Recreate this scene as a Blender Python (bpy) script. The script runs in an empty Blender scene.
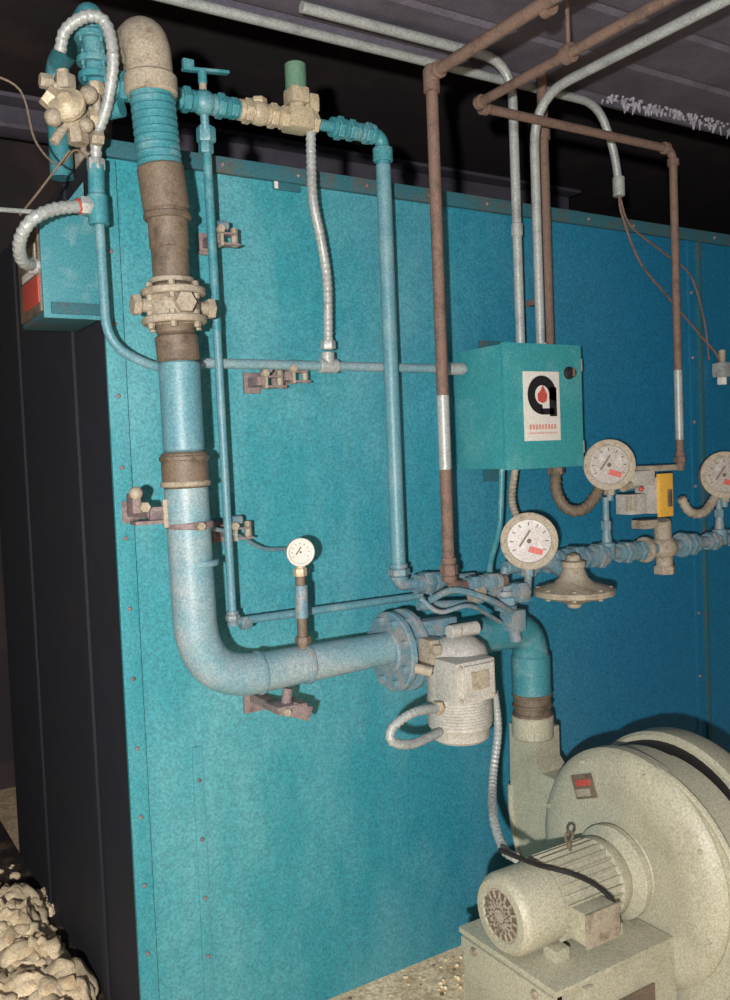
import bpy, bmesh, math, random
from mathutils import Vector, Matrix, noise
random.seed(7)
rad=math.radians
sc=bpy.context.scene
sc.view_settings.view_transform='Standard'

# ------------------------------------------------------------------ camera
yaw,pit,rol,FPX,D=rad(32.1),rad(2.73),rad(2.3),900.0,2.4
Z=Vector((0,0,1))
F0=Vector((math.sin(yaw),math.cos(yaw),0)); R0=Vector((math.cos(yaw),-math.sin(yaw),0))
F=F0*math.cos(pit)-Z*math.sin(pit); U0=Z*math.cos(pit)+F0*math.sin(pit)
R=R0*math.cos(rol)-U0*math.sin(rol); U=U0*math.cos(rol)+R0*math.sin(rol)
CAM=Vector((0,-D,1.65))
def P(px,py,d=0.0):
    """survey point: where the photo's sight line meets the plane d metres in front of the furnace wall"""
    v=R*(px-365)-U*(py-500)+F*FPX
    return CAM+v*((D-d)/v.y)
CAM.z-=P(390,972,0).z
def PR(w,px,d): return w/2*(D-d)/(762-(px-365)*.531)
cd=bpy.data.cameras.new('camera'); cam=bpy.data.objects.new('camera',cd); sc.collection.objects.link(cam)
cd.sensor_fit='AUTO'; cd.sensor_width=36; cd.lens=FPX*36/1000; cd.clip_start=.05
m=Matrix.Identity(4)
for i,a in enumerate((R,U,-F)):
    for j in range(3): m[j][i]=a[j]
for j in range(3): m[j][3]=CAM[j]
cam.matrix_world=m; sc.camera=cam

# ------------------------------------------------------------------ materials
def mat(name,col,col2=None,rough=.55,metal=0.0,pscale=6,pmix=(.5,.7),grain=.26,gscale=180,bump=.12,stretch=(1,1,1),grad=None):
    M=bpy.data.materials.new(name); M.use_nodes=True; nt=M.node_tree; N=nt.nodes; L=nt.links
    b=N['Principled BSDF']; b.inputs['Roughness'].default_value=rough; b.inputs['Metallic'].default_value=metal
    tc=N.new('ShaderNodeTexCoord'); mp=N.new('ShaderNodeMapping'); mp.inputs['Scale'].default_value=stretch
    L.new(tc.outputs['Object'],mp.inputs['Vector'])
    base=N.new('ShaderNodeRGB'); base.outputs[0].default_value=(*col,1); cur=base.outputs[0]
    if col2:
        n=N.new('ShaderNodeTexNoise'); n.inputs['Scale'].default_value=pscale; n.inputs['Detail'].default_value=8; n.inputs['Roughness'].default_value=.65
        L.new(mp.outputs[0],n.inputs['Vector'])
        mr=N.new('ShaderNodeMapRange'); mr.inputs[1].default_value=pmix[0]; mr.inputs[2].default_value=pmix[1]
        L.new(n.outputs[0],mr.inputs[0])
        mx=N.new('ShaderNodeMixRGB'); L.new(mr.outputs[0],mx.inputs[0]); L.new(cur,mx.inputs[1]); mx.inputs[2].default_value=(*col2,1); cur=mx.outputs[0]
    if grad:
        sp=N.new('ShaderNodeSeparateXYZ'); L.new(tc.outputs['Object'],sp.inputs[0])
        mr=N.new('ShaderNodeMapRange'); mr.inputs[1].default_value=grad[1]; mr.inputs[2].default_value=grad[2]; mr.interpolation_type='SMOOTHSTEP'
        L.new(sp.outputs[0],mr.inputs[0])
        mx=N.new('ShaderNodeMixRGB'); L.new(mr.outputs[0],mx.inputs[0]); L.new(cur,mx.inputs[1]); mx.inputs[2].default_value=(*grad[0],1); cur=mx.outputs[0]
    g=N.new('ShaderNodeTexNoise'); g.inputs['Scale'].default_value=gscale; g.inputs['Detail'].default_value=3
    L.new(tc.outputs['Object'],g.inputs['Vector'])
    mr=N.new('ShaderNodeMapRange'); mr.inputs[1].default_value=.3; mr.inputs[2].default_value=.7
    mr.inputs[3].default_value=1-grain; mr.inputs[4].default_value=1+grain
    L.new(g.outputs[0],mr.inputs[0])
    mu=N.new('ShaderNodeVectorMath'); mu.operation='SCALE'; L.new(cur,mu.inputs[0]); L.new(mr.outputs[0],mu.inputs['Scale'])
    L.new(mu.outputs[0],b.inputs['Base Color'])
    if bump:
        bp=N.new('ShaderNodeBump'); bp.inputs['Strength'].default_value=bump; bp.inputs['Distance'].default_value=.002
        L.new(g.outputs[0],bp.inputs['Height']); L.new(bp.outputs[0],b.inputs['Normal'])
    return M
M_wall=mat('teal_oven_paint',(.030,.250,.295),(.13,.36,.40),rough=.5,pscale=2.6,pmix=(.42,.78),stretch=(1.5,1.5,.6),grad=((.008,.145,.275),-2.5,-.5),gscale=150,grain=.28)  # grad paints the flash falloff into the colour: darker and bluer along X
M_side=mat('dark_navy_steel',(.010,.013,.022),(.020,.016,.018),rough=.8)  # near-black navy for the casing body behind the teal front
M_trim=mat('trim_teal_dark',(.02,.11,.14),(.08,.08,.065),rough=.7,pscale=9)
M_teal=mat('teal_enamel',(.040,.265,.29),(.10,.33,.35),rough=.4,pscale=6)
M_tdk=mat('teal_pipe_paint',(.045,.22,.26),(.16,.31,.34),rough=.45,pscale=14)
M_blue=mat('pale_blue_paint',(.15,.285,.33),(.27,.345,.365),rough=.45,pscale=9,pmix=(.42,.66))
M_mid=mat('teal_blue_paint',(.10,.25,.30),(.17,.30,.34),rough=.45,pscale=9,pmix=(.45,.65))
M_blue2=mat('dirty_blue_paint',(.12,.23,.28),(.25,.26,.26),rough=.5,pscale=22,pmix=(.46,.62))
M_rust=mat('rusted_pipe',(.17,.11,.085),(.085,.06,.05),rough=.75,pscale=18)
M_dk=mat('scaled_steel',(.15,.115,.08),(.06,.045,.035),rough=.6,pscale=18)
M_galv=mat('galvanised_conduit',(.35,.38,.37),(.24,.25,.25),rough=.45,metal=.15,pscale=15)
M_grey=mat('grey_actuator_paint',(.42,.41,.37),(.30,.29,.26),rough=.5,pscale=9)
M_cream=mat('cream_blower_paint',(.40,.39,.29),(.31,.30,.22),rough=.5,pscale=5)
M_iron=mat('beige_dusty_iron',(.33,.29,.22),(.17,.13,.09),rough=.7,pscale=24)
M_pink=mat('dusty_bracket_steel',(.22,.17,.165),(.09,.065,.065),rough=.7,pscale=24)
M_brass=mat('dusty_brass',(.45,.38,.26),(.31,.27,.20),rough=.5,metal=.1,pscale=20)
M_black=mat('black_rubber',(.008,.008,.009),rough=.6)
M_white=mat('white_enamel',(.62,.61,.56),rough=.55,grain=.12)
M_red=mat('red_paint',(.45,.07,.05),rough=.5)
M_yel=mat('yellow_plastic',(.66,.38,.06),rough=.5,grain=.15)
M_dial=mat('dusty_dial',(.32,.29,.26),(.46,.44,.42),rough=.35,pscale=30)
M_floor=mat('sandy_concrete_floor',(.78,.61,.40),(.56,.41,.24),rough=.85,pscale=11,pmix=(.42,.62),grain=.35,gscale=90)
M_floor_shade=mat('shade_and_dirt_floor',(.018,.014,.013),(.16,.11,.07),rough=.95,pscale=9,pmix=(.5,.72))  # dark base has the floor's shade painted in; brown patches are dirt
M_ceil=mat('lilac_grey_deck',(.125,.115,.150),(.070,.063,.083),rough=.8,pscale=4,pmix=(.4,.7))
M_back=mat('dark_back_wall',(.032,.025,.028),(.06,.042,.038),rough=.9,pscale=3)
M_lint=mat('dust_lint',(.36,.36,.42),(.18,.18,.21),rough=.95,pscale=20)
M_debris=mat('mineral_wool',(.82,.68,.45),(.52,.38,.22),rough=1,pscale=16,pmix=(.50,.68))

# ------------------------------------------------------------------ mesh builder
def frame(a):
    a=a.normalized(); h=Vector((0,0,1)) if abs(a.z)<.9 else Vector((1,0,0))
    u=a.cross(h).normalized(); return u,a.cross(u).normalized()
def fillet(pts,r,n=7):
    pts=[Vector(p) for p in pts]; out=[pts[0]]
    for i in range(1,len(pts)-1):
        p=pts[i]; a=(pts[i-1]-p); b=(pts[i+1]-p); k=min(r,a.length*.49,b.length*.49)
        s=p+a.normalized()*k; e=p+b.normalized()*k
        for j in range(n+1):
            t=j/n; out.append(s*(1-t)**2+p*2*t*(1-t)+e*t*t)
    out.append(pts[-1]); return out
def smooth(pts,n=8):
    pts=[Vector(p) for p in pts]; q=[pts[0]*2-pts[1]]+pts+[pts[-1]*2-pts[-2]]; out=[]
    for i in range(1,len(q)-2):
        a,b,c,d=q[i-1],q[i],q[i+1],q[i+2]
        for j in range(n):
            t=j/n; out.append(.5*((2*b)+(c-a)*t+(2*a-5*b+4*c-d)*t*t+(3*b-a-3*c+d)*t**3))
    out.append(pts[-1]); return out
def resample(pts,s):
    L=[0]
    for i in range(1,len(pts)): L.append(L[-1]+(pts[i]-pts[i-1]).length)
    n=max(2,int(L[-1]/s)); out=[]; k=0
    for i in range(n+1):
        t=L[-1]*i/n
        while k<len(L)-2 and L[k+1]<t: k+=1
        f=(t-L[k])/max(1e-9,L[k+1]-L[k]); out.append(pts[k].lerp(pts[k+1],min(1,f)))
    return out
class B:
    def __init__(s,name): s.name=name; s.bm=bmesh.new(); s.m=[]
    def mi(s,M):
        if M not in s.m: s.m.append(M)
        return s.m.index(M)
    def rings(s,rings,M,cap=True):
        bm=s.bm; k=s.mi(M); vr=[[bm.verts.new(p) for p in r] for r in rings]; n=len(vr[0])
        for a,b in zip(vr,vr[1:]):
            for i in range(n):
                f=bm.faces.new((a[i],a[(i+1)%n],b[(i+1)%n],b[i])); f.material_index=k
        if cap:
            f=bm.faces.new(vr[0][::-1]); f.material_index=k
            f=bm.faces.new(vr[-1]); f.material_index=k
    def sweep(s,pts,r,M,seg=16):
        pts=[Vector(p) for p in pts]; n=len(pts); rr=r if isinstance(r,(list,tuple)) else [r]*n
        T=[]
        for i in range(n):
            t=pts[min(i+1,n-1)]-pts[max(i-1,0)]; T.append(t.normalized())
        u,v=frame(T[0]); rg=[]
        for i in range(n):
            u=(u-T[i]*u.dot(T[i])).normalized(); v=T[i].cross(u)
            rg.append([pts[i]+(u*math.cos(2*math.pi*j/seg)+v*math.sin(2*math.pi*j/seg))*rr[i] for j in range(seg)])
        s.rings(rg,M)
    def pipe(s,pts,r,M,bend=.06,seg=16): s.sweep(fillet(pts,bend),r,M,seg)
    def flex(s,pts,r,M,seg=12):
        q=resample(smooth(pts,8),r*.55); s.sweep(q,[r*(1.06 if i%2 else .88) for i in range(len(q))],M,seg)
    def wire(s,pts,r,M): s.sweep(smooth(pts,6),r,M,8)
    def lathe(s,o,a,prof,M,seg=28,ph=0):
        o=Vector(o); a=Vector(a).normalized(); u,v=frame(a); rg=[]
        for t,r in prof:
            r=max(r,.0003); rg.append([o+a*t+(u*math.cos(ph+2*math.pi*j/seg)+v*math.sin(ph+2*math.pi*j/seg))*r for j in range(seg)])
        s.rings(rg,M)
    def cyl(s,a,b,r,M,seg=24,ch=.1):
        a=Vector(a);b=Vector(b);l=(b-a).length; c=min(r*ch,l*.2)
        s.lathe(a,b-a,[(0,r-c),(c,r),(l-c,r),(l,r-c)],M,seg)
    def hexn(s,c,a,r,l,M): s.lathe(Vector(c)-Vector(a).normalized()*l/2,a,[(0,r*.92),(l*.12,r),(l*.88,r),(l,r*.92)],M,6)
    def ball(s,c,r,M,ax=(0,0,1),sy=1.0,seg=20):
        n=10; s.lathe(c,ax,[(-r*sy*math.cos(math.pi*i/n),r*math.sin(math.pi*i/n)) for i in range(n+1)],M,seg)
    def box(s,c,sz,M,rot=None,bev=.004):
        t=bmesh.new(); bmesh.ops.create_cube(t,size=1)
        for v in t.verts: v.co=Vector((v.co.x*sz[0],v.co.y*sz[1],v.co.z*sz[2]))
        bev=min(bev,min(sz)*.3)
        if bev>0: bmesh.ops.bevel(t,geom=t.edges[:],offset=bev,segments=2,affect='EDGES',profile=.7)
        k=s.mi(M); mp={}
        for v in t.verts:
            p=v.co if rot is None else rot@v.co
            mp[v]=s.bm.verts.new(p+Vector(c))
        for f in t.faces:
            g=s.bm.faces.new([mp[v] for v in f.verts]); g.material_index=k
        t.free()
    def prism(s,pts,ext,M):
        a=[Vector(p) for p in pts]; s.rings([a,[p+Vector(ext) for p in a]],M)
    def union(s,c,a,r,M,l=None):
        """threaded coupling: hex nut between two collars"""
        a=Vector(a).normalized(); l=l or r*2.4; c=Vector(c)
        s.lathe(c-a*l/2,a,[(0,r),(0,r*1.25),(l*.22,r*1.3),(l*.25,r*1.1),(l*.75,r*1.1),(l*.78,r*1.3),(l,r*1.25),(l,r)],M)
        s.hexn(c,a,r*1.55,l*.42,M)
    def flange(s,c,a,r,th,M,nb=6,MB=None):
        a=Vector(a).normalized(); c=Vector(c); s.lathe(c-a*th/2,a,[(0,r*.96),(th*.15,r),(th*.85,r),(th,r*.96)],M,32)
        u,v=frame(a)
        for i in range(nb):
            q=c+(u*math.cos(6.283*i/nb+.4)+v*math.sin(6.283*i/nb+.4))*r*.8
            s.hexn(q,a,r*.11,th*2.4,MB or M)
    def finish(s,ang=35,parent=None):
        bm=s.bm; bmesh.ops.recalc_face_normals(bm,faces=bm.faces[:])
        lo=Vector((min(v.co[i] for v in bm.verts) for i in range(3))); hi=Vector((max(v.co[i] for v in bm.verts) for i in range(3)))
        c=(lo+hi)/2
        for v in bm.verts: v.co-=c
        me=bpy.data.meshes.new(s.name); bm.to_mesh(me); bm.free()
        for M in s.m: me.materials.append(M)
        for p in me.polygons: p.use_smooth=True
        me.set_sharp_from_angle(angle=rad(ang))
        o=bpy.data.objects.new(s.name,me); o.location=c; sc.collection.objects.link(o)
        return o
X=Vector((1,0,0)); Y=Vector((0,1,0))

# ------------------------------------------------------------------ room shell
ZC=P(730,132,0).z; ZT=(P(130,152,0).z+P(600,219,0).z)/2; XL=P(120,560,0).x; XR=6.2
b=B('floor'); b.box((2.6,-1.0,-.05),(9.2,7.2,.1),M_floor,bev=0); b.finish()
b=B('floor_shade_patch'); b.box((XL/2-1.0,1.1,.002),(XL+2.0,2.9,.006),M_floor_shade,bev=0); b.finish()  # thin sheet, its dark colour standing in for shade beside the furnace
b=B('wall_back'); b.box((2.6,2.65,1.75),(9.2,.1,3.5),M_back,bev=0); b.finish()
b=B('wall_left'); b.box((-2.05,-1,1.75),(.1,7.2,3.5),M_back,bev=0); b.finish()
b=B('wall_right'); b.box((7.25,-1,1.75),(.1,7.2,3.5),M_back,bev=0); b.finish()
b=B('ceiling')
y=-4.8; pr=[]
while y<-.01:
    pr+=[(y,ZC),(y+.20,ZC),(y+.212,ZC+.014),(y+.228,ZC+.014),(y+.24,ZC)]; y+=.24
pr=[p for i,p in enumerate(pr) if i==0 or abs(p[0]-pr[i-1][0])>1e-4]
pl=[Vector((-2,a,c)) for a,c in pr]+[Vector((-2,pr[-1][0],ZC+.12)),Vector((-2,-4.8,ZC+.12))]
b.prism(pl,(9.2,0,0),M_ceil)
ye=pr[-1][0]
b.box((2.6,ye+.015,ZC+.055),(9.2,.02,.13),M_ceil,bev=.004)
b.box((2.6,1.35,ZC+.5),(9.2,2.7,.06),M_back,bev=0)
b.finish()
b=B('lint_fringe')
x0=P(600,90,0).x
for i in range(380):
    x=x0+random.random()*(XR-x0-1.2); l=.008+random.random()**3*.032; r=.003+random.random()*.006
    b.lathe((x,ye-.07+random.random()*.07,ZC+.001),(random.uniform(-.3,.3),random.uniform(-.3,.3),-1),[(0,r),(l*.3,r*1.1),(l*.6,r*.7),(l,r*.3)],M_lint,6)
b.finish()
b=B('steel_beam')
zt=P(20,102,-1.9).z; zl=P(20,132,-1.9).z
b.box((1.2,1.95,(zt+zl)/2),(6.4,.02,zt-zl),M_ceil); b.box((1.2,1.9,zt),(6.4,.14,.02),M_ceil); b.box((1.2,1.9,zl),(6.4,.14,.02),M_ceil)
b.finish()

# ------------------------------------------------------------------ furnace casing
b=B('furnace_casing'); W=XR-XL
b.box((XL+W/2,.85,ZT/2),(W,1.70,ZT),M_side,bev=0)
cx=XL+W/2
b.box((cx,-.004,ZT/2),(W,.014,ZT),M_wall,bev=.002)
b.box((cx,-.020,ZT-.012),(W+.02,.02,.045),M_trim,bev=.003)
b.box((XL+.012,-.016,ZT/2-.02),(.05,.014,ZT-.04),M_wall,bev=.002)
for sx,zz in ((P(690,400,0).x,ZT),(P(198,800,0).x,.9)):
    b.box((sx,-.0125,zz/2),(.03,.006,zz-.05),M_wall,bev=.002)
b.box((P(690,400,0).x+.05,-.015,ZT/2),(.02,.02,ZT-.06),M_trim,bev=.002)
for i in range(12):
    b.ball((XL+.012,-.024,.15+i*.19),.006,M_pink)
for i in range(5): b.ball((P(198,800,0).x,-.018,.1+i*.17),.006,M_pink)
for i in range(22): b.ball((XL+.1+i*.24,-.031,ZT-.012),.006,M_pink)
for i in range(9): b.ball((P(690,400,0).x,-.018,.2+i*.26),.007,M_pink)
b.box((XL-.006,.35,ZT/2),(.01,.04,ZT-.02),M_side); b.box((XL-.006,1.1,ZT/2),(.01,.04,ZT-.02),M_side)
q=P(287,182,.02); b.box((q.x,-.016,q.z),(.09,.006,.05),M_trim)
q=P(276,178,.02); b.box((q.x,-.018,q.z),(.012,.006,.06),M_white)
b.finish()

# ------------------------------------------------------------------ main air pipe
dM=.22
b=B('combustion_air_pipe')
def Q(x,y,d=dM): return P(x,y,d)
pa=Q(151,84); pb=Q(160,168); pc=Q(167,212); pd=Q(172,284); pe=Q(176,335); pf=Q(179,362); pg=Q(184,452); ph=Q(186,488)
el=Q(199,684); 
r0=PR(43,160,dM)
l=(pb-pa).length; prof=[]; nb=11
for i in range(nb):
    t=l*i/nb; h=l/nb; prof+=[(t,r0*.93),(t+h*.25,r0*1.03),(t+h*.65,r0*1.03),(t+h*.9,r0*.93)]
b.lathe(pa,pb-pa,prof+[(l,r0*.93)],M_tdk)
b.cyl(pb-Vector((0,0,-.005)),pc,r0*1.08,M_dk)
b.lathe(pc,pd-pc,[(0,r0*1.0),(.01,r0*.92),((pd-pc).length*.5,r0*.92),((pd-pc).length*.52,r0*.86),((pd-pc).length,r0*.86)],M_dk)
b.cyl(pc+(pd-pc)*.03,pc+(pd-pc)*.12,r0*1.1,M_dk)
b.cyl(pc+(pd-pc)*.93,pd,r0*1.05,M_iron)
b.cyl(pd,pe,r0*.9,M_dk); b.cyl(pe,pf,r0*1.0,M_dk)
b.cyl(pf,pg,r0*.97,M_mid); b.cyl(pg,ph,r0*1.10,M_dk); b.cyl(pg+(ph-pg)*.1,pg+(ph-pg)*.25,r0*1.18,M_dk)
b.cyl(pg+(ph-pg)*.8,pg+(ph-pg)*.95,r0*1.18,M_iron)
hr=Q(388,648); 
path=fillet([ph,el,hr],.17,12); rr=[r0*1.04]*len(path)
for i in range(len(path)):
    if i>12: rr[i]=r0*1.0
rr[-1]=r0*.86; b.sweep(path,rr,M_blue,28)
b.cyl(el.lerp(hr,.28),el.lerp(hr,.30),r0*1.1,M_blue2); b.cyl(el.lerp(hr,.52),el.lerp(hr,.55),r0*1.06,M_blue2)
b.cyl(Q(196,560),Q(196.3,566),r0*1.08,M_blue)
top=Q(146,34)
b.sweep(fillet([pa-Vector((0,0,.005)),top,top+Vector((0,.5,.0)),Vector((top.x,top.y+.5,ZT-.02))],.12,10),r0*1.05,M_iron,28)
b.cyl(pa+Vector((0,0,.02)),pa-Vector((0,0,.03)),r0*1.2,M_iron)
fc=pd.lerp(pe,.45); ax=(pe-pd)
b.flange(fc+Vector((0,0,.035)),ax,r0*1.5,.018,M_iron,6); b.flange(fc-Vector((0,0,.035)),ax,r0*1.5,.018,M_iron,6)
b.ball(fc,r0*1.25,M_iron)
for sx in (-1,1):
    b.cyl(fc,fc+X*sx*r0*1.9,r0*.32,M_iron); b.hexn(fc+X*sx*r0*1.8,X,r0*.5,.02,M_iron)
b.cyl(fc,fc-Y*r0*1.6,r0*.4,M_iron); b.hexn(fc-Y*r0*1.5,Y,r0*.5,.02,M_iron)
fl=Q(401,650)
b.flange(fl-X*.03,X,PR(80,400,dM),.022,M_blue2,8); b.flange(fl+X*.015,X,PR(82,400,dM),.022,M_blue2,8)
b.cyl(fl-X*.05,fl+X*.10,r0*1.15,M_blue2)
BX,BY=2.015,-.18
elb=Vector((BX,BY,fl.z-.01)); st=Vector((fl.x+.05,-dM,fl.z))
zE=.88
b.sweep(fillet([st,elb,(BX,BY,zE)],.13,10),r0*1.08,M_tdk,28)
b.cyl((BX,BY,zE+.12),(BX,BY,zE-.02),r0*1.2,M_tdk)
b.finish()

# ------------------------------------------------------------------ actuator
b=B('valve_actuator')
ac=P(459,690,.38); ra=PR(64,462,.38)
zt=P(461,640,.38).z; zb=P(461,738,.38).z; h=zt-zb
b.lathe((ac.x,ac.y,zb),Z,[(0,ra*.80),(.008,ra*.9),(h*.12,ra*.93),(h*.15,ra*1.0),(h*.72,ra),(h*.74,ra*1.08),(h*.80,ra*1.08),(h*.82,ra*.98),(h*.95,ra*.86),(h*1.03,ra*.55),(h*1.05,.02)],M_grey,32)
for i in range(10):
    a=6.283*i/10; b.box((ac.x+math.cos(a)*ra*1.05,ac.y+math.sin(a)*ra*1.05,zb+h*.77),(.012,.012,.03),M_iron)
for i in range(9):
    b.cyl((ac.x,ac.y,zb+h*(.18+.03*i)),(ac.x,ac.y,zb+h*(.19+.03*i)),ra*1.03,M_grey)
fb=P(465,678,.46); b.box((fb.x,fb.y+.0,fb.z),(.135,.10,.115),M_grey,bev=.01); b.box((fb.x+.005,fb.y-.054,fb.z+.005),(.10,.012,.085),M_grey,bev=.003)
b.box((fb.x+.005,fb.y-.061,fb.z+.005),(.06,.004,.05),M_iron)
for sx in(-1,1):
    for sz in (-1,1): b.ball((fb.x+sx*.055,fb.y-.052,fb.z+sz*.045),.006,M_iron)
b.cyl((ac.x,ac.y,zt-.02),(ac.x,ac.y,zt+.035),.018,M_iron); b.hexn((ac.x,ac.y,zt+.03),Z,.022,.018,M_iron)
q=P(463,630,.38); b.cyl(q-X*.05,q+X*.05,.02,M_grey)
b.box((ac.x-.06,-.27,zt+.0),(.05,.20,.02),M_blue2); b.box((ac.x+.05,-.27,zt+.0),(.05,.20,.02),M_blue2)
b.box((ac.x,-.27,fl.z+.02),(.14,.05,.14),M_blue2,bev=.01)
b.box((ac.x-.085,-.36,zt-.03),(.03,.06,.09),M_iron,bev=.005); b.hexn((ac.x-.09,-.40,zt-.01),Y,.016,.02,M_iron)
b.wire([P(420,598,.33),P(440,612,.35),P(470,606,.36),P(500,622,.3)],.007,M_blue2)
b.cyl(P(432,672,.45),P(415,668,.42),.014,M_iron)
b.finish()
b=B('flexible_conduit_loop')
b.flex([P(440,708,.44),P(415,712,.47),P(393,727,.47),P(392,741,.47),P(412,744,.46),P(440,732,.42)],.0125,M_galv)
b.hexn(P(438,708,.44),X,.019,.02,M_brass); b.finish()
b=B('motor_feed_conduit')
b.flex([P(494,690,.36),P(498,730,.36),P(493,775,.4),P(493,815,.5),P(503,848,.6),P(516,858,.66)],.0125,M_galv)
b.finish()

# ------------------------------------------------------------------ blower
b=B('centrifugal_blower')
CY,CZ=-.625,.465; FX=1.97
out=[]
for i in range(60):
    f=rad(30+330*i/59); r=.32+.195*max(0,(f-rad(100))/rad(260)); out.append((CY+r*math.cos(f),max(.012,CZ+r*math.sin(f))))
out+=[(BY+.07,.55),(BY+.065,.76),(BY-.055,.76),(BY-.055,.66),(BY-.085,.63)]
b.prism([(FX,a,c) for a,c in out],(.11,0,0),M_cream)
rim=[Vector((FX,a,c)) for a,c in out[:61]]; b.sweep(rim,.010,M_cream,8)
b.lathe((FX+.02,CY,CZ),-X,[(0,.335),(.03,.335),(.05,.32),(.062,.29),(.066,.22),(.060,.20),(.060,.12),(.075,.10),(.075,.0)],M_cream,64)
b.lathe((FX+.105,CY,CZ),X,[(0,.322),(.07,.322)],M_black,64)
b.lathe((FX+.17,CY,CZ),X,[(0,.335),(.012,.345),(.08,.345),(.11,.33),(.15,.29),(.16,.2)],M_cream,64)
for i in range(8):
    a=6.283*i/8+.3; b.hexn((FX-.037,CY+.305*math.cos(a),CZ+.305*math.sin(a)),X,.007,.010,M_cream)
b.cyl((BX,BY,.72),(BX,BY,.80),.070,M_cream); b.cyl((BX,BY,.79),(BX,BY,.885),.062,M_dk)
for z in (.80,.83,.865): b.cyl((BX,BY,z-.005),(BX,BY,z+.006),.067,M_dk)
np_=Vector((FX-.050,CY+.22*math.cos(rad(55)),CZ+.235*math.sin(rad(60))))
RX=Matrix.Rotation(rad(-20),3,'X')
b.box(np_,(.006,.085,.07),M_dk,rot=RX,bev=.001); b.box(np_-X*.004+Z*.012,(.004,.06,.018),M_red,rot=RX,bev=.001)
b.box(np_-X*.004-Z*.018,(.004,.06,.022),M_iron,rot=RX,bev=.001)
b.finish()
b=B('electric_motor')
rm=.106; mx0=1.48; mc=Vector((mx0,CY,CZ))
b.lathe(mc,X,[(0,rm*.62),(-.004,rm*.66),(-.004,rm*.86),(.006,rm*.96),(.02,rm),(.13,rm),(.135,rm*.96),(.34,rm*.96),(.345,rm*1.03),(.37,rm*1.03),(.40,rm*.85),(.42,rm*.5),(.45,rm*.4)],M_cream,40)
b.lathe(mc-X*.0005,-X,[(0,rm*.60),(.001,rm*.60)],M_dk,32)
for k in range(8):
    a=math.pi*k/8; b.box(mc-X*.003,(.004,.006,rm*1.25),M_iron,rot=Matrix.Rotation(a,3,'X'),bev=.001)
for r in (.2,.42): b.lathe(mc-X*.0,-X,[(0,rm*r),(.005,rm*r),(.005,rm*(r-.07)),(0,rm*(r-.07))],M_iron,28)
b.lathe(mc,-X,[(0,rm*.16),(.007,rm*.16)],M_iron)
for k in range(28):
    a=6.283*k/28
    b.box(mc+X*.24+Vector((0,math.cos(a),math.sin(a)))*rm*.99,(.20,.005,.014),M_cream,rot=Matrix.Rotation(a-math.pi/2,3,'X'),bev=.001)
b.box(mc+Vector((.20,-rm-.025,-.02)),(.11,.06,.085),M_cream,bev=.008); b.box(mc+Vector((.20,-rm-.058,-.02)),(.12,.008,.09),M_iron,bev=.003)
e=mc+Vector((.25,0,rm)); b.cyl(e,e+Z*.025,.007,M_dk)
b.sweep([e+Z*.038+Vector((.014*math.cos(6.283*i/16),0,.014*math.sin(6.283*i/16))) for i in range(17)],.004,M_dk,8)
b.lathe(mc+X*.38,X,[(0,.08),(.03,.13),(.05,.13),(.05,.06)],M_cream,32)
for sx in(.12,.32):
    for sy in(-1,1): b.box(mc+Vector((sx,sy*.075,-.105)),(.05,.05,.04),M_cream,bev=.006)
b.wire([P(500,850,.68),mc+Vector((.10,-.03,.12)),mc+Vector((.18,-.08,.09)),mc+Vector((.24,-.115,.05)),mc+Vector((.27,-.145,.0)),mc+Vector((.26,-.13,-.06))],.0065,M_black)
b.finish()
b=B('blower_pedestal')
zt=CZ-.125; y0,y1=-.81,-.43; px0=1.49
for y in (y0,y1):
    b.prism([(px0,y,0),(1.93,y,0),(1.93,y,zt),(px0+.03,y,zt)],(0,.008,0),M_cream)
b.box((px0+.215,(y0+y1)/2,zt),(.43,.385,.016),M_cream); b.box((px0+.01,(y0+y1)/2,zt/2+.02),(.01,.36,zt-.06),M_cream)
b.box((px0+.215,(y0+y1)/2,.006),(.46,.42,.012),M_cream)
b.box((px0+.003,-.62,zt-.03),(.012,.36,.035),M_cream)
for y in(-.74,-.5): b.hexn((px0-.004,y,zt-.03),X,.012,.016,M_iron)
b.box((px0+.25,y0-.003,.17),(.20,.006,.16),M_dk); b.box((px0+.1,y0-.008,.17),(.03,.012,.32),M_cream)
b.finish()

# ------------------------------------------------------------------ control box
b=B('control_box')
x0,x1=1.843,2.164; cz0=P(545,467,.295).z; cz1=P(545,345,.295).z; hz=cz1-cz0
b.box(((x0+x1)/2,-.165,(cz0+cz1)/2),(x1-x0,.23,hz),M_teal,bev=.004)
b.box(((x0+x1)/2,-.288,(cz0+cz1)/2),(x1-x0+.008,.018,hz+.008),M_teal,bev=.006)
for z in (cz0-.02,cz1+.02): b.box(((x0+x1)/2,-.045,z),(.1,.01,.05),M_trim)
for z in (cz0+.06,cz1-.06): b.cyl((x1+.006,-.29,z-.02),(x1+.006,-.29,z+.02),.006,M_iron)
b.box(((x0+x1)/2,-.030,(cz0+cz1)/2),(.2,.04,.3),M_iron)
L0=P(523,371,.3); L1=P(561,440,.3); lx=(L0.x+L1.x)/2; lz=(L0.z+L1.z)/2; lw=L1.x-L0.x; lh=L0.z-L1.z; yf=-.2985
b.box((lx,yf,lz),(lw,.003,lh),M_white,bev=.001)
cc=Vector((lx,yf-.002,lz+lh*.16)); ro=lw*.40; ri=lw*.20
n=30; v=[]
for i in range(n+1):
    a=rad(-20+290*i/n); v.append((math.cos(a),math.sin(a)))
poly=[cc+Vector((c*ro,0,s_*ro)) for c,s_ in v]; inn=[cc+Vector((c*ri,0,s_*ri)) for c,s_ in v]
for i in range(n): b.prism([poly[i],poly[i+1],inn[i+1],inn[i]],(0,-.001,0),M_black)
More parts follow.
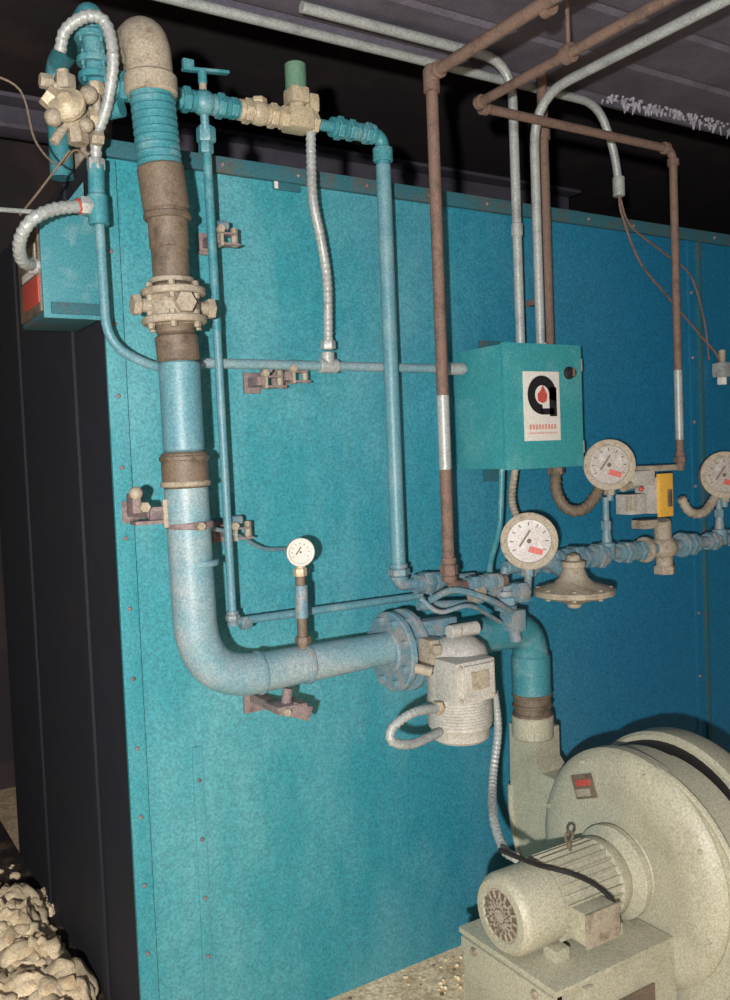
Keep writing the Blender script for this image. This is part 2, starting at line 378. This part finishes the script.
b.box(cc+Vector((ro*.75,-.0005,-ro*.35)),(ro*.5,.001,ro*1.5),M_black,bev=0)
b.box(cc+Vector((ro*.35,-.0005,-ro*.85)),(ro*.9,.001,ro*.32),M_black,bev=0)
fl_=[(0,-.17),(.11,-.13),(.14,0),(.08,.1),(.02,.2),(-.05,.08),(-.13,.02),(-.12,-.12)]
b.prism([cc+Vector((a*lw,-.0005,c*lw)) for a,c in fl_],(0,-.001,0),M_red)
M_lab=mat('faded_red_print',(.55,.27,.22),rough=.6)
for i in range(9): b.box((lx-lw*.34+lw*.085*i,yf-.002,lz-lh*.30),(lw*.06,.001,lh*.07),M_lab,bev=0)
for i in range(11): b.box((lx-lw*.36+lw*.072*i,yf-.002,lz-lh*.39),(lw*.045,.001,lh*.025),M_lab,bev=0)
q=P(569,373,.3); b.lathe((q.x,-.296,q.z),-Y,[(0,.02),(.008,.02),(.01,.017),(.022,.015),(.024,.004)],M_black)
b.box((q.x,-.322,q.z),(.006,.008,.026),M_dk)
b.finish()

# ------------------------------------------------------------------ conduits & rusted pipes overhead
def locknut(b,p,a,r,M=M_galv):
    b.hexn(p,a,r*1.6,.018,M)
b=B('electrical_conduit')
dx=.16; t=P(515,95,dx); bt=P(518,340,dx); xx=(t.x+bt.x)/2
b.pipe([(xx,-dx,cz1),(xx,-dx,P(512,62,dx).z),(P(300,-25,dx).x,-dx,P(512,62,dx).z)],.0155,M_galv,bend=.13)
locknut(b,(xx,-dx,cz1+.012),Z,.0155); zc=(P(517,230,dx)).z; b.cyl((xx,-dx,zc-.02),(xx,-dx,zc+.02),.019,M_galv)
b.finish()
b=B('electrical_conduit')
dx=.19; t=P(534,150,dx); bt=P(541,340,dx); xx=(t.x+bt.x)/2; zz=P(548,102,dx).z
b.pipe([(xx,-dx,cz1),(xx,-dx,zz),(xx+.02,-2.6,zz)],.0155,M_galv,bend=.16)
locknut(b,(xx,-dx,cz1+.012),Z,.0155)
b.finish()
b=B('electrical_conduit')
dx=.06; a=P(180,0,dx); c=P(500,80,dx); zz=(a.z+c.z)/2
c2=P(606,135,dx); 
b.pipe([(a.x-.5,-dx,zz),(P(598,100,dx).x,-dx,zz),(c2.x+.04,-dx,P(613,150,dx).z),(c2.x+.06,-dx,P(615,182,dx).z)],.015,M_galv,bend=.12)
e=Vector((c2.x+.06,-dx,P(615,182,dx).z)); b.cyl(e+Z*.02,e-Z*.05,.022,M_galv)
b.finish()
b=B('dangling_wires')
b.wire([e-Z*.04,P(622,215,.06),P(640,262,.05),P(668,297,.04),P(700,335,.03),P(715,352,.04),P(720,362,.05)],.0045,M_rust)
b.wire([e-Z*.04,P(630,225,.06),P(660,250,.05),P(690,275,.04),P(704,320,.04),P(709,360,.04)],.004,M_rust)
b.finish()
b=B('junction_fitting')
q=P(722,370,.05); b.box(q,(.05,.06,.06),M_galv,bev=.01); b.cyl(q+Z*.03,P(722,350,.05)+Z*0,.014,M_iron); b.hexn(q-Z*.045,Z,.02,.03,M_white); 
b.cyl((q.x,-.015,q.z),q,.02,M_iron)
b.finish()

b=B('rusty_gas_pipe')
dx=.30; r=PR(12,440,dx); t=P(434,78,dx); bt=P(447,588,dx); xx=(t.x+bt.x)/2; 
zt=P(434,75,dx).z
b.pipe([(xx+.02,-2.7,zt),(xx,-dx,zt),(xx,-dx,bt.z),(P(505,583,dx).x,-dx,bt.z)],r,M_rust,bend=.045,seg=18)
b.lathe((xx,-dx,zt),Z,[(-.05,r*1.35),(-.035,r*1.35),(.01,r*1.4),(.025,r*.9)],M_rust); b.cyl((xx,-dx-.045,zt),(xx,-dx-.03,zt),r*1.4,M_rust)
za=P(445,470,dx).z; zb_=P(444,395,dx).z; b.cyl((xx,-dx,za),(xx,-dx,zb_),r*1.04,M_galv)
b.union((xx,-dx,P(446,570,dx).z),Z,r,M_rust,.07); b.union((xx+.09,-dx,bt.z),X,r,M_blue2,.06); b.union((P(490,583,dx).x,-dx,bt.z),X,r*1.1,M_blue2,.07)
b.finish()
b=B('rusty_gas_pipe')
dx=.22; t=P(673,155,dx); bt=P(680,465,dx); xx=(t.x+bt.x)/2; a=P(474,106,dx); zz=(a.z+P(674,150,dx).z)/2; r=.0145
b.pipe([(a.x,-2.7,zz),(a.x,-dx,zz),(xx,-dx,zz),(xx,-dx,bt.z-.02)],r,M_rust,bend=.045,seg=18)
for p_,ax_ in (((a.x,-dx-.03,zz),Y),((a.x+.04,-dx,zz),X),((xx-.04,-dx,zz),X),((xx,-dx,zz-.045),Z)): b.cyl(Vector(p_)-ax_*.012,Vector(p_)+ax_*.012,r*1.45,M_rust)
b.cyl((xx,-dx,P(680,370,dx).z),(xx,-dx,P(680,440,dx).z),r*1.06,M_galv); b.union((xx,-dx,bt.z+.02),Z,r,M_rust,.05)
b.cyl((a.x,-1.1,zz-.0),(a.x,-1.13,zz),r*1.4,M_rust)
b.finish()
b=B('rusty_vent_pipe')
dx=.10; xx=P(546,230,dx).x; r=.0175
b.cyl((xx,-dx,P(548,362,dx).z),(xx,-dx,ZC-.0),r,M_rust); b.cyl((xx,-dx,P(543,125,dx).z),(xx,-dx,P(543,140,dx).z),r*1.35,M_rust)
b.box((xx,-dx/2,P(550,300,dx).z),(.04,dx,.02),M_rust)
b.finish()
A=P(434,75,.30); A2=P(474,106,.22)
for x,y,z in ((A.x+.01,-.75,A.z),(A2.x,-.62,A2.z)):
    b=B('pipe_hanger')
    b.cyl((x,y,z+.02),(x,y,ZC+.01),.006,M_rust); b.lathe((x,y-.012,z),Y,[(0,.026),(.024,.026)],M_rust)
    b.finish()

# ------------------------------------------------------------------ left flexible and rigid conduit
b=B('sensor_conduit')
d1=.10
b.flex([P(60,52,.12),P(66,30,.14),P(88,16,.18),P(106,24,.2),P(113,60,.2),P(107,105,.16),P(97,135,.12),P(96,160,.10)],.015,M_galv)
b.hexn(P(96,165,.1),Z,.023,.03,M_galv)
b.cyl(P(96,165,.1),P(97,200,.1),.021,M_tdk); b.cyl(P(97,195,.1),P(99,225,.1),.026,M_tdk)
zz=P(330,366,d1).z
b.pipe([P(99,215,d1),P(107,345,d1),P(160,370,d1),(P(200,366,d1).x,-d1,zz),(x0,-d1,zz)],.0125,M_mid,bend=.12)
b.pipe([(P(200,366,d1).x,-d1,zz),(x0+.0,-d1,zz)],.014,M_blue)
q=Vector((P(328,366,d1).x,-d1,zz)); b.cyl(q-X*.03,q+X*.03,.021,M_galv); b.cyl(q,q+Z*.04,.02,M_galv)
q=Vector((P(455,362,d1).x,-d1,zz)); b.cyl(q-X*.03,q+X*.03,.02,M_galv)
b.flex([P(311,108,.14),P(311,150,.14),P(313,200,.14),P(321,240,.13),P(327,280,.115),P(328,320,.105),P(328,350,.1)],.0145,M_galv)
b.hexn(P(311,102,.14),Z,.024,.03,M_brass); b.hexn(P(328,345,.1),Z,.022,.025,M_galv)
b.hexn(P(86,206,.1),X,.024,.03,M_galv); b.cyl(P(80,206,.1),P(77,206.5,.1),.020,M_red)
b.flex([P(84,206,.1),P(55,209,.12),P(32,220,.12),P(20,240,.08),P(22,260,.02),P(34,266,-.03)],.016,M_galv)
b.finish()
b=B('ignition_transformer_box')
xa=P(42,260,0).x; za=P(60,215,0).z; zb_=P(60,316,0).z
b.box(((xa+XL)/2-.005,.14,(za+zb_)/2),(XL-xa-.01,.26,za-zb_),M_trim,bev=.006)
b.box(((xa+XL)/2-.005,.004,(za+zb_)/2),(XL-xa-.004,.014,za-zb_+.012),M_tdk,bev=.005)
b.box((xa-.004,.13,(za+zb_)/2),(.008,.24,(za-zb_)*.9),M_dk); b.box((xa-.010,.10,zb_+.07),(.004,.18,.07),M_red); b.box((xa-.010,.10,zb_+.17),(.004,.14,.04),M_iron)
b.box((xa-.012,.10,zb_+.12),(.004,.16,.02),M_white)
b.box(((xa+XL)/2,-.004,zb_+.02),(XL-xa-.03,.01,.03),M_trim)
b.prism([(xa+.05,.12,za),(XL-.01,.12,za),(XL-.01,.12,za+.13)],(0,.02,0),M_tdk)
q=Vector((xa,.03,P(34,266,-.03).z)); b.cyl(q-X*.03,q+X*.01,.022,M_galv)
b.finish()
b=B('thin_signal_wire')
b.wire([P(-20,70,.0),P(20,90,.0),P(35,140,0),P(58,165,.03),P(75,150,.08),P(90,160,.1)],.003,M_dk); b.wire([P(70,150,.08),P(40,190,.02),P(20,215,-.05)],.003,M_dk)
b.wire([P(-20,208,-.1),P(35,212,.0)],.006,M_galv); b.finish()

# ------------------------------------------------------------------ pilot gas line across the top
b=B('pilot_gas_line')
dp=.14; zz=(P(200,106,dp).z+P(350,127,dp).z)/2
def G(px): return Vector((P(px,110,dp).x,-dp,zz))
b.cyl(G(118),G(375),.016,M_tdk)
for px,rr_ in ((122,.030),(186,.026),(220,.026),(233,.022),(338,.026),(350,.024),(366,.024)): b.union(G(px),X,rr_/1.2,M_tdk,.05)
b.ball(G(204),.034,M_tdk,ax=X); b.cyl(G(204),G(204)+Z*.055,.010,M_iron)
b.box(G(204)+Vector((.01,0,.085)),(.13,.02,.008),M_tdk,rot=Matrix.Rotation(rad(-6),3,'Y')); b.box(G(190)+Vector((.0,0,.09)),(.03,.016,.03),M_tdk)
b.cyl(G(204)+Z*.05,G(204)+Z*.085,.012,M_tdk)
b.union(G(247),X,.022,M_brass,.05); b.ball(G(259),.033,M_brass,ax=X,sy=1.2); b.union(G(272),X,.022,M_brass,.05)
b.cyl(G(259),G(259)+Z*.03,.018,M_brass); b.hexn(G(259)+Z*.03,Z,.023,.02,M_brass)
xr=(P(383,150,dp).x+P(398,560,dp).x)/2
zb_=P(399,572,dp).z
b.pipe([G(360),(xr,-dp,zz),(xr,-dp,zb_)],.021,M_tdk,bend=.05)
b.cyl((xr,-dp,P(383,165,dp).z),(xr,-dp,P(398,565,dp).z),.0225,M_mid)
b.cyl((xr,-dp,P(383,148,dp).z),(xr,-dp,P(383,162,dp).z),.030,M_tdk); b.cyl((xr-.045,-dp,zz),(xr-.03,-dp,zz),.029,M_tdk)
b.union((xr,-dp,zb_),Z,.022,M_blue2,.05)
b.pipe([(xr,-dp,zb_),(xr,-dp,zb_-.04),(P(470,590,dp).x,-dp-.02,zb_-.045)],.018,M_blue2,bend=.03)
b.union((P(425,583,dp).x,-dp-.01,zb_-.042),X,.024,M_blue2,.09)
b.finish()
b=B('solenoid_valve')
q=G(297); b.box(q,(.075,.07,.06),M_brass,bev=.012); b.hexn(q-X*.045,X,.032,.02,M_brass); b.hexn(q+X*.05,X,.032,.02,M_brass)
b.cyl(q,q+Z*.05,.022,M_brass); b.box(q+Vector((.0,0,.065)),(.055,.06,.045),M_brass,bev=.01)
b.cyl(q+Z*.08,q+Z*.155,.030,mat('green_coil_paint',(.10,.21,.14),(.16,.22,.16))); b.hexn(q+Z*.155,Z,.012,.012,M_iron)
b.box(q+Vector((.045,0,.05)),(.03,.05,.05),M_brass,bev=.008)
b.cyl(P(310,112,.14)+Z*.03,P(310,112,.14)-Z*.01,.018,M_brass)
b.finish()

# ------------------------------------------------------------------ top-left regulator cluster
b=B('pilot_regulator')
dl=.10
b.cyl(P(92,30,dl),P(100,105,dl),PR(22,95,dl),M_tdk)
for y_ in (38,62,78): 
    q=P(88+y_*.1,y_,dl); b.flange(q,Z,PR(34,95,dl),.016,M_tdk,4)
b.pipe([P(100,100,dl),P(103,112,dl),P(122,108,dp)],.022,M_tdk,bend=.03)
t_=P(90,14,dl)
b.sweep(fillet([P(92,32,dl),t_,t_+Y*.35,Vector((t_.x,t_.y+.35,ZT-.02))],.06),PR(26,95,dl),M_tdk)
q=P(73,117,.12)
b.ball(q,.036,M_iron); b.lathe(q-Y*.0,(-.5,-.8,.3),[(0,.03),(.035,.032),(.038,.044),(.05,.044),(.054,.03),(.07,.016)],M_brass,24)
b.hexn(q+Vector((-.045,0,.03)),(1,0,-.7),.026,.05,M_brass); b.hexn(q+Vector((.01,0,-.045)),Z,.026,.04,M_iron); b.cyl(q,q+Vector((-.02,0,.11)),.015,M_brass); b.hexn(q+Vector((-.015,0,.08)),Z,.026,.035,M_iron)
b.cyl(q,P(103,112,dl),.020,M_iron); b.hexn(q+Vector((.05,-.0,0)),X,.030,.03,M_brass); b.cyl(q+Vector((-.02,0,-.02)),q+Vector((-.05,-.0,-.07)),.012,M_iron)
b.ball(q+Vector((-.055,-.03,-.02)),.022,M_iron); b.ball(q+Vector((.03,-.04,.045)),.022,M_iron); b.ball(q+Vector((.02,-.04,-.03)),.018,M_iron)
b.hexn(q+Vector((-.06,0,.075)),X,.018,.03,M_iron); b.cyl(q+Vector((-.06,0,.075)),q+Vector((-.01,0,.06)),.010,M_brass)
b.hexn(q+Vector((.055,-.02,.07)),Z,.02,.03,M_brass); b.hexn(q+Vector((.05,-.02,-.05)),X,.018,.03,M_iron); b.cyl(q+Vector((.055,-.02,.0)),q+Vector((.055,-.02,.08)),.010,M_iron)
b.finish()

# ------------------------------------------------------------------ thin blue line and impulse piping
b=B('impulse_line')
dt=.12
tB=P(233,622,dt)
b.pipe([G(204)-Z*.02,P(207,150,dt),tB,P(505,584,dt)],.0115,M_mid,bend=.02)
b.hexn(P(206,135,dt),Z,.026,.04,M_tdk); b.hexn(P(206,148,dt),Z,.02,.03,M_tdk)
b.union(P(233,618,dt),Z,.013,M_blue2,.04); b.union(P(245,623,dt),X,.013,M_blue2,.03)
b.cyl(P(207,155,dt),P(217,330,dt),.0125,M_tdk)
b.finish()

# ------------------------------------------------------------------ brackets standing off the wall
def bracket(px,py,w=.10,d=.12,dirn=1,name='strut_bracket'):
    b=B(name); q=P(px,py,d)
    b.box((q.x,-d/2-.012,q.z),(.03,d-.02,.025),M_pink,bev=.003)
    b.box((q.x,-.02,q.z),(.05,.012,.06),M_pink)
    b.box((q.x+dirn*w/2,-d,q.z-.016),(w,.03,.006),M_pink,bev=.002); b.box((q.x+dirn*w/2,-d,q.z+.012),(w*.7,.03,.006),M_pink,bev=.002)
    b.box((q.x+dirn*w*.1,-d-.0,q.z),(.008,.034,.045),M_iron,bev=.002)
    b.hexn((q.x,-d-.02,q.z+.02),Y,.012,.02,M_iron); b.hexn((q.x+dirn*w*.8,-d-.0,q.z+.005),Z,.010,.05,M_iron)
    b.cyl((q.x,-d,q.z+.035),(q.x+dirn*.03,-d,q.z+.035),.012,M_blue2)
    b.finish()
bracket(218,238,.06,.10); bracket(232,533,.06,.10); bracket(262,381,.07,.09); bracket(290,376,.06,.09)
b=B('pipe_clamp')
q=P(152,514,.2)
b.box(q+Z*.012,(.10,.04,.012),M_pink,bev=.003); b.box(q+Vector((.01,-.0,-.02)),(.12,.05,.010),M_pink); b.box(q+Vector((-.045,0,.03)),(.022,.05,.05),M_pink,bev=.004)
b.box(q+Vector((.02,.01,-.005)),(.05,.02,.035),M_pink)
b.hexn(q+Vector((-.03,-.03,.02)),Y,.014,.03,M_iron); b.ball(q+Vector((-.045,-.02,.055)),.017,M_iron); b.hexn(q+Vector((.03,-.02,-.0)),Z,.010,.07,M_iron)
xk=max(q.x-.03,XL+.03)
b.box((xk,-.10,q.z),(.025,.18,.025),M_pink); b.box((xk,-.02,q.z),(.05,.012,.06),M_pink)
pc_=Q(190,525); b.cyl(pc_-Z*.010,pc_+Z*.010,r0*1.12,M_pink); b.hexn(pc_-Y*r0*1.2,Y,.012,.03,M_iron)
b.wire([P(200,527,.15),P(232,533,.11),P(262,548,.08),P(285,549,.05)],.006,M_blue2)
b.finish()
b=B('pipe_support')
q=P(286,704,.22); b.box(q,(.09,.08,.010),M_pink); b.box((q.x,-.11,q.z-.02),(.035,.20,.025),M_pink); b.box((q.x,-.018,q.z-.02),(.07,.012,.09),M_pink)
b.cyl(q,P(288,688,.22)+Z*0,.014,M_pink); b.box(q+Vector((.03,-.03,-.02)),(.06,.010,.04),M_pink,rot=Matrix.Rotation(.4,3,'Y')); b.hexn(q+Vector((-.02,-.04,-.01)),Y,.012,.02,M_iron)
b.finish()

def gauge(b,c,f,r,dep,dial=M_dial,case=M_iron,red=True,inner=.77):
    f=Vector(f).normalized(); c=Vector(c)
    b.lathe(c,f,[(-dep,r*.45),(-dep,r*.8),(-dep*.8,r*.93),(-.004,r*.96),(0,r*1.02),(.010,r*1.02),(.012,r*.94),(.010,r*(inner+.01)),(.002,r*(inner-.01))],case,36)
    b.lathe(c,f,[(.002,r*inner),(.0045,r*inner)],dial,36)
    up=Z-f*f.z; up.normalize(); rt=up.cross(f).normalized()
    rot=Matrix((rt,-f,up)).transposed()
    if red: b.box(c+f*.006+rt*r*.22-up*r*.35,(r*.5,.002,r*.22),M_red,rot=rot@Matrix.Rotation(.3,3,'Y'),bev=0)
    b.box(c+f*.006-rt*r*.15+up*r*.1,(r*.07,.002,r*.7),M_dk,rot=rot@Matrix.Rotation(.6,3,'Y'),bev=0)
    for k in range(9):
        a=rad(-30+30*k); b.box(c+f*.0055+(rt*math.cos(a)+up*math.sin(a))*r*.62,(r*.12,.002,r*.04),M_dk,rot=rot@Matrix.Rotation(-a,3,'Y'),bev=0)
    b.ball(c+f*.006,r*.08,M_dk)
b=B('temperature_dial_gauge')
dg=.24
M_pale=mat('pale_dial_face',(.58,.57,.53),rough=.7,grain=.1)
gauge(b,P(300,552,dg),(-.25,-.96,.0),PR(28,300,dg),.025,dial=M_pale,case=M_white,red=False,inner=.82)
b.cyl(P(300,575,dg-.01),P(301,560,dg-.01),.014,M_brass); b.hexn(P(300,572,dg-.01),Z,.019,.022,M_brass)
b.cyl(P(300,575,dg-.01),P(303,650,dg-.01),.014,M_dk); b.cyl(P(301,585,dg-.01),P(302,618,dg-.01),.018,M_blue2); b.hexn(P(303,640,dg-.01),Z,.022,.02,M_dk)
b.finish()

# ------------------------------------------------------------------ gas train on the right
b=B('gas_train')
dg=.26; zz=(P(600,557,dg).z+P(725,538,dg).z)/2
def T(px): return Vector((P(px,550,dg).x,-dg,zz))
b.cyl(T(505),T(770),.021,M_blue2)
for px,r_,M in ((528,.026,M_blue2),(553,.028,M_blue2),(598,.029,M_blue2),(625,.026,M_blue2),(640,.024,M_blue2),(690,.028,M_blue2),(712,.024,M_blue2),(738,.028,M_blue2)):
    b.union(T(px),X,r_,M,.06)
for px in (607,720): 
    b.lathe(T(px)-Z*.01,Z,[(0,.028),(.05,.028),(.052,.018),(.1,.014)],M_blue2)
    b.cyl(T(px),T(px)+Z*(P(606,497,dg).z-zz),.011,M_blue2); b.hexn(T(px)+Z*.1,Z,.018,.03,M_blue2)
q=T(505); b.pipe([q,P(500,590,.26),P(470,604,.26),P(418,606,.24)],.014,M_blue2,bend=.03)
b.union(P(505,600,.26),Z,.028,M_blue2,.06); b.box(P(513,620,.26),(.06,.06,.07),M_blue2,bev=.01); b.pipe([P(505,585,.26),P(516,640,.26)],.02,M_blue2)
b.wire([P(430,600,.34),P(455,590,.34),P(490,600,.34),P(512,612,.30)],.010,M_blue2)
b.pipe([P(502,468,.2),P(500,530,.2),P(490,562,.22),P(489,582,.25)],.010,M_tdk,bend=.05)
b.hexn(P(476,592,.3),X,.03,.04,M_iron); b.hexn(P(520,592,.3),X,.034,.04,M_blue2)
b.ball(T(664),.045,M_iron,ax=X,sy=1.2); b.flange(T(645),X,.045,.016,M_iron,4); b.flange(T(682),X,.045,.016,M_blue2,4)
b.cyl(T(664),T(664)-Z*.085,.03,M_iron); b.hexn(T(664)-Z*.08,Z,.038,.03,M_iron); b.cyl(T(664),T(664)+Z*.09,.028,M_iron)
b.finish()
b=B('gas_pressure_regulator')
q=P(574,590,.36); zr=q.z
rb=PR(80,575,.36)
b.lathe((q.x,q.y,zr-.055),Z,[(0,.018),(.004,.022),(.012,.024),(.022,.05),(.036,rb*.88),(.042,rb),(.058,rb),(.064,rb*.9),(.078,.065),(.096,.045),(.125,.034),(.13,.038),(.145,.038),(.15,.024),(.165,.020),(.172,.006)],M_iron,40)
for i in range(8):
    a=6.283*i/8; b.hexn((q.x+math.cos(a)*rb*.88,q.y+math.sin(a)*rb*.88,zr-.005),Z,.008,.034,M_iron)
b.cyl((q.x,q.y,zr+.04),(q.x-.0,-.26,zz),.026,M_blue2); b.union(T(575)-X*.0,X,.03,M_blue2,.09)
b.finish()
b=B('pressure_gauge')
gauge(b,P(529,541,.34),(-.62,-.78,.05),PR(56,530,.34),.07)
b.cyl(P(529,560,.31),P(527,600,.27),.012,M_blue2); b.hexn(P(528,572,.31),Z,.02,.025,M_blue2); b.finish()
for px,py,w in ((609,465,50),(724,475,46)):
    b=B('pressure_gauge'); gauge(b,P(px,py,.31),(-.62,-.78,.05),PR(w,px,.31),.07); q=P(px,py,.27); b.cyl(q-Z*.06,q-Z*.12,.012,M_blue2); b.hexn(q-Z*.085,Z,.02,.03,M_iron); b.finish()
b=B('shutoff_valve_actuator')
b.box(P(636,478,.28),(.10,.08,.05),M_grey,bev=.006); b.box(P(631,504,.28),(.075,.07,.07),M_grey,bev=.008); b.box(P(652,495,.27),(.085,.08,.125),M_grey,bev=.006)
b.box(P(665,495,.315),(.07,.014,.15),M_yel,bev=.004); b.box(P(670,498,.325),(.02,.006,.06),M_dk); b.box(P(655,468,.28),(.13,.09,.02),M_iron,bev=.004)
for dx_ in(-.02,.0,.02): b.box(P(631,504,.32)+X*dx_,(.006,.008,.05),M_iron)
b.cyl(P(636,484,.3),P(622,488,.3),.014,M_iron); b.box(P(645,524,.27),(.07,.06,.03),M_iron); b.cyl(P(662,520,.27),P(663,540,.26),.03,M_iron)
b.ball(P(641,489,.33),.009,M_red)
b.finish()
b=B('liquidtight_conduit')
b.flex([P(556,466,.2),P(556,490,.22),P(566,508,.25),P(582,510,.27),P(594,498,.28),P(600,486,.28)],.019,M_dk)
b.hexn(P(556,470,.2),Z,.028,.03,M_dk)
b.flex([P(515,468,.2),P(512,500,.2),P(518,520,.24),P(524,530,.28)],.012,M_iron)
b.flex([P(681,498,.26),P(690,512,.27),P(704,512,.28),P(716,496,.28)],.017,M_iron)
b.finish()

# ------------------------------------------------------------------ debris beside the furnace
b=B('insulation_debris')
random.seed(3)
for k in range(34):
    t=random.random(); yy=.10+t*1.15; xx=.180*(2.4+yy)+random.uniform(-.14,.07); R_=random.uniform(.08,.15)
    R_=min(R_,XL-.04-xx) if XL-.04-xx>.04 else .04
    c=Vector((xx,yy,0)); rg=[]
    for i in range(15):
        ph_=math.pi/2*i/14; ring=[]
        for j in range(36):
            a=6.283*j/36; p=Vector((math.cos(a)*math.cos(ph_),math.sin(a)*math.cos(ph_),math.sin(ph_)*.95))
            s_=R_*(1+.35*noise.noise(p*2.0+Vector((k*7,0,0)))+.16*noise.noise(p*6+Vector((k,0,0)))+.07*noise.noise(p*17))
            ring.append(c+p*s_)
        rg.append(ring)
    b.rings(rg,M_debris)
for i in range(200):
    yy=random.uniform(-.2,1.6); c=Vector((random.uniform(.12,.29)*(2.4+yy),yy,.008)); r=random.uniform(.006,.025)
    if c.x>XL-.04: continue
    b.ball(c+Z*r*.3,r,M_debris,ax=(random.random(),random.random(),1),sy=random.uniform(.4,.8),seg=7)
b.finish(80)
b=B('floor_crumbs')
for i in range(260):
    c=Vector((random.uniform(.8,2.6),-.02-abs(random.gauss(0,.16))-.03,.001)); r=random.uniform(.002,.009)
    b.ball(c+Z*r*.4,r,M_debris if i%4 else M_dk,ax=(random.random(),random.random(),1),sy=random.uniform(.4,.8),seg=6)
b.finish(80)

# ------------------------------------------------------------------ light
def lamp(name,loc,e,size,col=(1,1,1)):
    l=bpy.data.lights.new(name,'POINT'); l.energy=e; l.shadow_soft_size=size; l.color=col
    o=bpy.data.objects.new(name,l); o.location=loc; sc.collection.objects.link(o)
lamp('flash_lamp',CAM+Vector((-.50,-.40,-.04)),500,.03,(1,.965,.93))
w=bpy.data.worlds.new('world'); sc.world=w; w.use_nodes=True
w.node_tree.nodes['Background'].inputs[0].default_value=(.65,.66,.78,1); w.node_tree.nodes['Background'].inputs[1].default_value=.15
